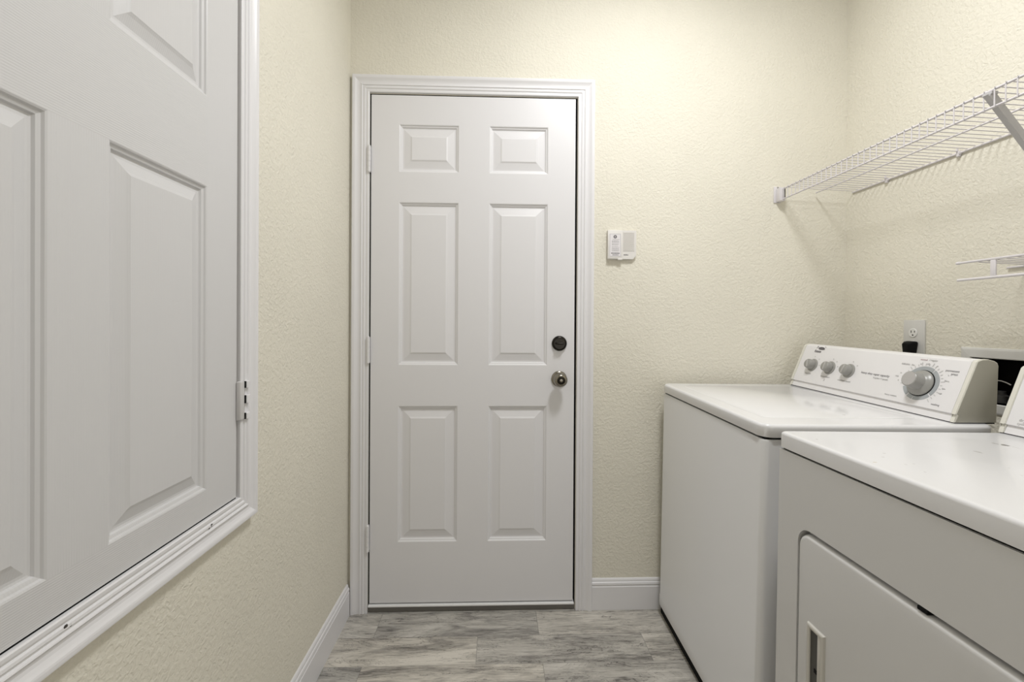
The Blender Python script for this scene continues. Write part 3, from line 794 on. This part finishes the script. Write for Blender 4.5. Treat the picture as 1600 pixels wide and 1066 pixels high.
SPOTS = [  # x, y, rx, ry, angle, colour, softness, amount
    (.415, .599, .0095, .0075, 1.45, DARK, .15, .97), (.408, .612, .0090, .0060, 1.45, G, .4, .7), (.417, .582, .0150, .0014, 1.45, G, .3, .6),
    (.295, .546, .0110, .0045, 1.6, G, .3, .75), (.0315, .6365, .0025, .0035, 0, G, .2, .8), (.0200, .4765, .004, .003, 0, (.5, .42, .25), .3, .7),
    (.0895, .5335, .003, .003, 0, G, .3, .6), (.0655, .5095, .003, .0025, 0, G, .3, .6), (.0665, .4645, .0025, .0025, 0, G, .3, .5),
    (.0855, .4685, .003, .002, 0, G, .3, .5), (.0615, .4245, .0025, .0025, 0, G, .3, .5), (.2405, .4485, .002, .002, 0, G, .3, .6), (.2155, .4095, .002, .002, 0, G, .3, .5),
    (.2845, .6385, .03, .012, 0.1, (.70, .69, .68), .7, .3), (.34, .47, .05, .03, .5, (.72, .71, .71), .7, .25)]
M_dtop = appliance_mat('white enamel dryer top with chips', (0.785, 0.78, 0.785), 0.30, SPOTS)
obj('top', bm, M_dtop, dr, 35)
# door with a rolled edge, sitting low in its recess
bm = bmesh.new()
dd0, dd1, e0, e1 = dy0 + .0025, dy1 - .0022, dz0 + .003, dz1 - .0085
lay = [(rrect(dd0, dd1, e0, e1, .034, 10), .020), (rrect(dd0, dd1, e0, e1, .034, 10), .0080)]
for k in range(1, 6):
    a = math.pi / 2 * k / 5; i = .0095 * (1 - math.cos(a)); lay.append((rrect(dd0 + i, dd1 - i, e0 + i, e1 - i, .034 - i, 10), .0080 - .0095 * math.sin(a)))
stack(bm, lay, lambda u, v, t: (t, u, v))
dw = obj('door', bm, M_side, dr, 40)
obj('bumper', B((-.0005, .355, e1 + .0002), (.012, .372, e1 + .0068), .001), M_black, dr)
# recessed handle on the far side of the door
hy0, hy1, hz0, hz1 = .5600, .6100, .385, .5310
xf = -.0015
obj('handle_trim', sweep_frame([(hy0 + .0085, hz0 + .012), (hy0 + .0085, hz1 - .012), (hy1 - .012, hz1 - .012), (hy1 - .012, hz0 + .012)][::-1],
    [(0, .0000), (0, .0030), (.0015, .0048), (.0055, .0052), (.0085, .0040), (.0100, 0)], lambda u, v, t: (xf - t, u, v), True), M_handle, dw)
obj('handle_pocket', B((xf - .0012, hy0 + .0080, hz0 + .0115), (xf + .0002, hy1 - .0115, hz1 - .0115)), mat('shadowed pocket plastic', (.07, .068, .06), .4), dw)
obj('handle_grip', B((xf - .0040, hy0 + .0085, hz0 + .0115), (xf - .0005, hy0 + .0165, hz1 - .0115), .0012), M_handle, dw, 40)
obj('latch', B((xf - .0022, hy0 + .0180, .436), (xf - .0004, hy0 + .0270, .444)), M_black, dw)
build_console(dr, .534, DZT, .1565, .646, .012, .7135)
# print on the dryer console
A = Vector((.534 + .0052, 0, DZT + .0235)); Bp = Vector((.534 + .0545, 0, DZT + .1565 - .0009)); tv = (Bp - A).normalized(); nv = Vector((-tv.z, 0, tv.x))
dcon = [c_ for c_ in dr.children if c_.name.startswith('control_panel')][0]
ftext('dry', .672, .0150, .0100, M_printl, par=dcon); ftext('cycle', .672, .0060, .0080, M_printl, par=dcon)
for fx in (.06, .60):
    for fy in (.06, .67):
        obj('foot', lathe(bmesh.new(), [(0, .010 * 0), (.018, 0), (.018, .014), (.008, .016), (.008, .034), (0, .034)], 18, Matrix.Translation((fx, fy, .0105 * fx))), M_black, dr, 45)
bpy.context.view_layer.update()
